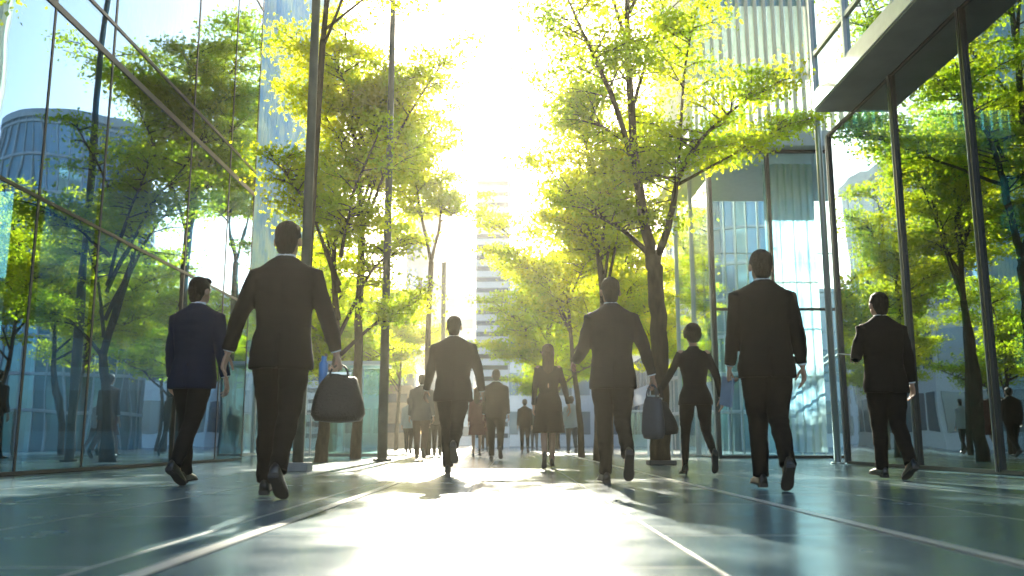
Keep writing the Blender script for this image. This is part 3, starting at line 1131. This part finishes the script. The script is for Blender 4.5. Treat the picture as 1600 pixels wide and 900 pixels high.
        h.ell(Hd(0, -.062, -.055), (.070 * s, .045 * s, .050 * s), q, 16, 8)
        for sx in (-1, 1):
            h.ell(Hd(sx * .078, .012, .010), (.020 * s, .045 * s, .060 * s), q, 10, 8)
    hr_ = put(h.remesh('hair', M[hairm], root, .006 if detail == 1 else .013, 2, .5))
    if detail == 1:
        wrinkle(hr_, .003, (70, 70, 25) if hair != 'long' else (40, 40, 5), x)
    # ---- trousers or bare legs with a skirt
    t = MB()
    if skirt is None:
        rg = []
        for z, a, d in ((.86, .165, .118), (.93, .172, .125), (1.0, .160, .115), (1.06, .145, .105)):
            a = a if male else a * 1.0
            rg.append([Vector((a * s * math.cos(v), d * s * math.sin(v) - .01 * s, z * s)) for v in [2 * PI * j / 20 for j in range(20)]])
        t.rings(rg)
        c1 = (.104, .094, .071, .065, .057) if male else (.098, .082, .056, .050, .036)
        if width > 1.04:
            c1 = tuple(c * 1.08 for c in c1)
        for i in range(2):
            hp, k_, an, sh_, fp = leg[i]
            cuff = an - sh_ * (.035 if male else .07) * s * -.6
            back = Vector((0, -.008 * s, 0))
            t.tube([hp + Vector((0, 0, .02 * s)), hp.lerp(k_, .5), k_, k_.lerp(an, .35) + back, k_.lerp(an, .8) + back, cuff], [c1[0] * s, c1[1] * s, c1[2] * s, c1[3] * s, c1[4] * s, c1[4] * 1.02 * s], 14)
        tr = put(t.remesh('trousers', M[trousers], root, .0095 if detail == 1 else .016, 4, .5))
        if detail == 1:
            wrinkle(tr, .009, (7, 7, 10), x + 3)
    else:
        rg = []
        z1, w1 = skirt[:2]
        mid = (leg[0][1] + leg[1][1]) / 2
        n = 44
        for k in range(9):
            u = k / 8
            z = (1.08 - (1.08 - z1) * u) * s
            a = (.138 + (w1 - .138) * u ** .8 + .03 * math.sin(PI * min(1, u * 2)) * .8) * s
            yo = mid.y * u * .55
            rg.append([Vector((a * math.cos(v) * (1 + .05 * u * math.sin(v * 7)), a * (.76 + .1 * u) * math.sin(v) * (1 + .05 * u * math.sin(v * 7 + 1)) + yo, z)) for v in [2 * PI * j / n for j in range(n)]])
        t.rings(rg)
        put(t.remesh('skirt', M[skirt[2] if len(skirt) > 2 else trousers], root, .010, 3, .5))
    # ---- jacket
    j_ = MB()
    if male:
        prof = [(bottom, .203, .140, -.012), (.90, .200, .142, -.012), (.98, .186, .130, -.008), (1.08, .171, .118, 0), (1.18, .177, .122, .0), (1.30, .196, .130, -.004), (1.40, .204, .122, -.008), (1.462, .196, .100, -.010), (1.505, .130, .080, -.012), (1.548, .072, .070, -.010)]
    else:
        prof = [(bottom, .200, .146, -.012), (.90, .190, .138, -.012), (.98, .165, .120, -.006), (1.07, .132, .098, 0), (1.16, .140, .102, .004), (1.28, .163, .118, .008), (1.38, .172, .108, 0), (1.44, .158, .088, -.006), (1.475, .100, .068, -.01), (1.505, .056, .052, -.008)]
    rg = []
    for z, a, d, yo in prof:
        ring = []
        for k in range(32):
            v = 2 * PI * k / 32
            cx_, sy_ = math.cos(v), math.sin(v)
            e = .86
            ring.append(T(a * W * math.copysign(abs(cx_) ** e, cx_), d * s * math.copysign(abs(sy_) ** e, sy_) + yo * s, z * s))
        rg.append(ring)
    j_.rings(rg)
    c2 = (.072, .066, .056, .052, .044) if male else (.056, .050, .043, .040, .034)
    for i in range(2):
        sp, e_, wr, fd = arm[i]
        sx = (-1, 1)[i]
        top_ = T(sx * (shl - .045 * W), 0, z_sh + .005 * s)
        j_.tube([top_, sp + Vector((sx * .008, 0, -.012)), sp.lerp(e_, .45), e_, e_.lerp(wr, .45), wr - fd * .012 * s], [c2[0] * .8 * s, c2[0] * s, c2[1] * s, c2[2] * s, c2[3] * s, c2[4] * s], 14)
    # folded collar
    j_.tube([T(.062 * s * math.cos(a), .062 * s * math.sin(a) - .006 * s, (1.548 if male else 1.512) * s - .03 * s * max(0, math.sin(a))) for a in [PI * (1.15 + .07 * k) - PI * .30 for k in range(15)]], .013 * s, 8)
    jk = put(j_.remesh('jacket', M[jacket], root, .0085 if detail == 1 else .016, 4, .5))
    if detail == 1:
        wrinkle(jk, .0075, (5, 5, 9), x, (0, (1.02 if male else .5) * s, -.03))
    if detail == 1 and skirt is None:
        # centre vent and back seam: fine raised lines
        vv = [(T(0, -prof[k][2] * s + prof[k][3] * s - .0015, prof[k][0] * s)) for k in range(1, 8)]
    if collar:
        put(MB().rings([[T(r_ * s * math.cos(a), r_ * s * math.sin(a) - .002 * s, z * s) for a in [2 * PI * k / 20 for k in range(20)]] for r_, z in ((.066, 1.50), (.062, 1.568), (.059, 1.570), (.058, 1.51))], False).build('shirt_collar', M['shirt'], root, True))
        for i in range(2):
            sp, e_, wr, fd = arm[i]
            put(MB().tube([wr - fd * .02 * s, wr - fd * .004 * s], [.033 * s, .034 * s], 14).build('shirt_cuff', M['shirt'], root, True))
    for m, so in shoes:
        sh = put(m.build('shoe', M[shoe], root, True))
        so.build('sole', M['sole'], sh)
    root['_h'] = 0
    del root['_h']
    mt = Matrix.Translation(root.location) @ Matrix.Rotation(rz, 4, 'Z')
    return [mt @ (a[2] + a[3] * .085 * s + off) for a in arm]


def px_x(px, d, z=.9):
    return P(px, 690 - (z - .36) / d * 1400, d).x


SG = 'suited people walking away along the street'
W1 = dict(detail=1)
# tall man with bag (A)
hA = person('tall man in a black suit walking away, black holdall in his right hand', px_x(440, 6.0), 6.0, 1.84, R(2),
            legs=((R(14), R(8), R(1)), (R(-14), R(22), R(-1))), arms=((R(-8), R(20), R(12), R(4)), (R(-4), R(21), R(14), R(6))),
            jacket='black', hair='short', hairm='hair', width=1.03, hands_curl=(.25, .95), group=SG)
# navy suit man (B)
person('man in a navy blue suit walking beside the blue glass wall', px_x(302, 7.7), 7.7, 1.76, R(-6),
       legs=((R(10), R(8), R(-3)), (R(-12), R(22), R(-5))), arms=((R(4), R(10), R(12), R(4)), (R(-6), R(13), R(14), R(4))), jacket='navy', trousers='char', width=1.04, head=(R(-14), 0), group=SG)
# centre man (C)
person('stocky man in a charcoal suit walking in the middle of the street, heel lifted', px_x(708, 10.3), 10.3, 1.78, 0,
       legs=((R(4), R(4), R(-4)), (R(-14), R(48), R(-5))), arms=((R(8), R(15), R(26), R(2)), (R(-4), R(19), R(24), R(10))), jacket='char', width=1.14, foot=(None, R(-42)), group=SG)
# man with two bags (D)
hD = person('man in a charcoal suit carrying two bags in his right hand', px_x(957, 7.9), 7.9, 1.80, R(2),
            legs=((R(10), R(8), R(-3)), (R(-16), R(34), R(-4))), arms=((R(10), R(14), R(62), R(4)), (R(-4), R(22), R(10), R(6))), jacket='char', width=1.03, foot=(None, R(-52)), hands_curl=(.3, .95), group=SG)
# woman in dress (E)
person('long haired woman in a dark knee length dress and jacket walking away', px_x(857, 12.3), 12.3, 1.68, R(-2),
       legs=((R(-10), R(26), R(-3)), (R(12), R(6), R(-5))), arms=((R(2), R(10), R(12), R(6)), (R(-6), R(17), R(12), R(4))), male=False, jacket='black', skirt=(.50, .235, 'black'), hair='long', hairm='hairb', heels=True, collar=False, group=SG)
# woman in trousers (F)
person('short haired woman in a fitted black trouser suit and high heels, one foot lifted', px_x(1086, 9.7), 9.7, 1.64, R(2),
       legs=((R(14), R(6), R(2)), (R(-14), R(38), R(0))), arms=((R(10), R(27), R(12), R(-2)), (R(-10), R(20), R(22), R(8))), male=False, jacket='char', hair='bob', heels=True, collar=False, foot=(None, R(-50)), group=SG, width=1.04, bottom=.83)
# man right (G)
hG = person('man in a black suit on the right, pale blue folder in his left hand', px_x(1198, 6.95), 6.95, 1.83, R(-3),
            legs=((R(8), R(6), R(-3)), (R(-8), R(30), R(-5))), arms=((R(6), R(9), R(10), R(4)), (R(-6), R(11), R(12), R(4))), jacket='black', width=1.08, foot=(None, R(-40)), hands_curl=(.9, .3), group=SG)
# man by the glass (H)
hH = person('man in a black suit close to the lobby glass, white tablet in his hand', px_x(1384, 8.75), 8.75, 1.79, R(4),
            legs=((R(10), R(6), R(-5)), (R(-10), R(20), R(-5))), arms=((R(2), R(16), R(96), R(40)), (R(-4), R(12), R(12), R(4))), jacket='black', width=1.08, hands_curl=(.7, .35), group=SG)
# far figures
FG = 'distant walkers in the middle of the street'
person('distant man in a brown grey jacket left of the stocky man in the middle', px_x(658, 19.3), 19.3, 1.78, 0, legs=((R(12), R(6), 0), (R(-14), R(24), 0)), jacket='grey', trousers='brown', detail=2, width=1.1, group=FG)
person('distant person in a pale blue shirt at the left edge of the walkers', px_x(639, 28), 28, 1.70, 0, legs=((R(16), R(6), 0), (R(-14), R(24), 0)), jacket='palecloth', trousers='char', detail=2, collar=False, group=FG)
person('distant woman in a maroon coat right of the stocky man in the middle', px_x(745, 22), 22, 1.66, 0, legs=((R(12), R(6), 0), (R(-14), R(24), 0)), male=False, jacket='maroon', hair='long', hairm='hairb', skirt=(.55, .22, 'maroon'), detail=2, collar=False, group=FG)
person('distant man in a dark suit between the stocky man and the woman in the dress', px_x(775, 18), 18, 1.78, 0, legs=((R(14), R(6), 0), (R(-16), R(30), 0)), jacket='char', detail=2, width=1.05, group=FG)
person('small distant figure in black just left of the woman in the dress', px_x(820, 30), 30, 1.75, 0, legs=((R(12), R(6), 0), (R(-14), R(24), 0)), jacket='black', detail=2, collar=False, group=FG)
person('distant person in pale grey clothes just right of the woman in the dress', px_x(893, 27), 27, 1.72, 0, legs=((R(20), R(6), 0), (R(-20), R(24), 0)), jacket='palecloth', trousers='grey', detail=2, collar=False, group=FG)
person('distant person in a black coat behind the left leg of the stocky man', px_x(684, 23), 23, 1.7, 0, legs=((R(12), R(6), 0), (R(-14), R(24), 0)), jacket='black', detail=2, collar=False, group=FG)
person('tiny distant walker in maroon beyond the man in the dark suit', px_x(758, 36), 36, 1.7, 0, legs=((R(12), R(6), 0), (R(-14), R(24), 0)), jacket='maroon', trousers='brown', detail=2, collar=False, group=FG)
person('tiny distant walker in grey beyond the small figure in black', px_x(835, 38), 38, 1.7, 0, legs=((R(12), R(6), 0), (R(-14), R(24), 0)), jacket='grey', detail=2, collar=False, group=FG)
# inside the buildings
person('dark figure standing inside the blue glass building behind the near pane', -6.9, 12.0, 1.7, R(30), arms=((R(20), R(20), R(60), 0), (R(20), R(20), R(60), 0)), jacket='black', detail=2, collar=False, group='people behind the glass')
person('dark figure inside the glass lobby on the far right', 7.3, 13.2, 1.72, R(-20), arms=((R(10), R(20), R(40), 0), (R(10), R(20), R(60), 0)), jacket='black', detail=2, collar=False, group='people behind the glass')


# ------------------------------------------------------------ bags and held things
def bag(name, label, cat, p, w0, w1, dp, h, matb, rz=0, drop=.16, bottom=None, group=None, slant=0):
    """soft bag hanging from the hand at p: wide base, narrower top, two strap loops"""
    r = empty(name, (p.x, p.y, p.z), label, cat, group, rz)
    n = 28
    rg = []
    for k in range(9):
        u = k / 8
        a = (w0 * min(1, .86 + 1.1 * u) + (w1 - w0) * u ** 1.5) / 2 * (1 + .05 * math.sin(PI * u))
        d = dp / 2 * min(1, .72 + 1.8 * u) * (1 - .78 * u ** 1.6) + .004
        z = -drop - h + h * u
        sag = -.012 * (1 - u)
        ring = []
        for j in range(n):
            v = 2 * PI * j / n
            c, s_ = math.cos(v), math.sin(v)
            e = .62
            ring.append(Vector((a * math.copysign(abs(c) ** e, c) + slant * (1 - u), d * math.copysign(abs(s_) ** e, s_) * (1 + .06 * math.sin(5 * v + 3 * u)), z + sag * (1 - abs(c)) + .014 * math.sin(3 * v + k) * u - (.03 * u * abs(c) if u > .9 else 0))))
        rg.append(ring)
    m = MB().rings(rg)
    m.build('bag_body', matb, r, True)
    for sy in (-1, 1):
        pts = []
        for k in range(13):
            v = PI * k / 12
            pts.append(Vector((w1 * .30 * math.cos(v), sy * (.03 * (1 - math.sin(v)) + .004), -drop - .02 + (drop + .02) * math.sin(v) ** .8)))
        MB().tube(pts, .007, 8).build('handle', matb, r, True)
    if bottom:
        rb_ = [[Vector((q.x * (1.0 + .006), q.y * 1.01, q.z - .004)) for q in rg[0 if i == 0 else 1]] for i in range(2)]
        MB().rings([[q for q in rb_[0]], [Vector((q.x, q.y, q.z + .022)) for q in rb_[0]]]).build('base_panel', bottom, r, True)
    # zip line and buckle
    MB().box(-w1 * .40, w1 * .40, -.006, .006, -drop - .004, -drop + .012).build('zip', M['steel'], r)
    return r


bag('holdall', 'large black holdall with a grey base hanging from the tall man hand', 'bag', hA[1], .36, .20, .23, .31, M['bag'], R(4), .06, M['baggrey'])
bo = hA[1]
bt = MB()
bt.tube([(0, 0, 0), (0, 0, .15), (0, 0, .17), (0, 0, .20)], [.03, .031, .018, .018], 16)
bb = bt.build('water_bottle', M['blue'], None, True, loc=(bo.x - .11, bo.y + .01, bo.z - .14))
tag(bb, 'blue bottle standing out of the black holdall', 'bottle')
bag('handbag', 'dark tapering leather handbag, the outer of the two carried bags', 'bag', hD[1] + Vector((.035, .03, 0)), .25, .10, .12, .30, M['bag'], R(8), .12, slant=.05)
bag('carrier_bag', 'grey fabric carrier bag, the inner of the two carried bags', 'bag', hD[1] + Vector((-.03, -.03, 0)), .20, .15, .12, .36, M['baggrey'], R(-30), .10)
fo = MB().box(-.012, .012, -.07, .07, -.20, .03).build('folder', M['paleblue'], None, bevel=.004, loc=hG[0] + Vector((0.0, .03, -.03)))
fo.rotation_euler = (R(12), 0, R(24))
tag(fo, 'pale blue folder in the left hand of the man in black on the right', 'folder')
tb = empty('tablet', hH[0] + Vector((0.0, .05, .012)), 'thin white tablet held level by the man near the lobby glass', 'tablet')
tb.rotation_euler = (R(8), 0, R(8))
MB().box(-.085, .085, -.03, .2, 0, .009).build('case', M['fin'], tb, bevel=.003)
MB().box(-.075, .075, -.02, .19, .0095, .011).build('screen', mat('tablet_screen', (.02, .025, .03), .08), tb)

# ------------------------------------------------------------ thin volume added to imitate lens bloom and veil around the sun
hz = MB().box(-118, 118, -60, 172, -1.0, 28.5).build('glow_haze', None)
tag(hz, 'warm thin volume added to imitate lens glow around the sun', kind='stuff')
hm = bpy.data.materials.new('glow_haze')
hm.use_nodes = True
t = hm.node_tree
t.nodes.clear()
out = t.nodes.new('ShaderNodeOutputMaterial')
pv = t.nodes.new('ShaderNodeVolumePrincipled')
pv.inputs['Color'].default_value = (1.0, .94, .76, 1)
pv.inputs['Density'].default_value = GLOW_DENSITY
pv.inputs['Anisotropy'].default_value = GLOW_G
t.links.new(pv.outputs[0], out.inputs['Volume'])
hz.data.materials.append(hm)
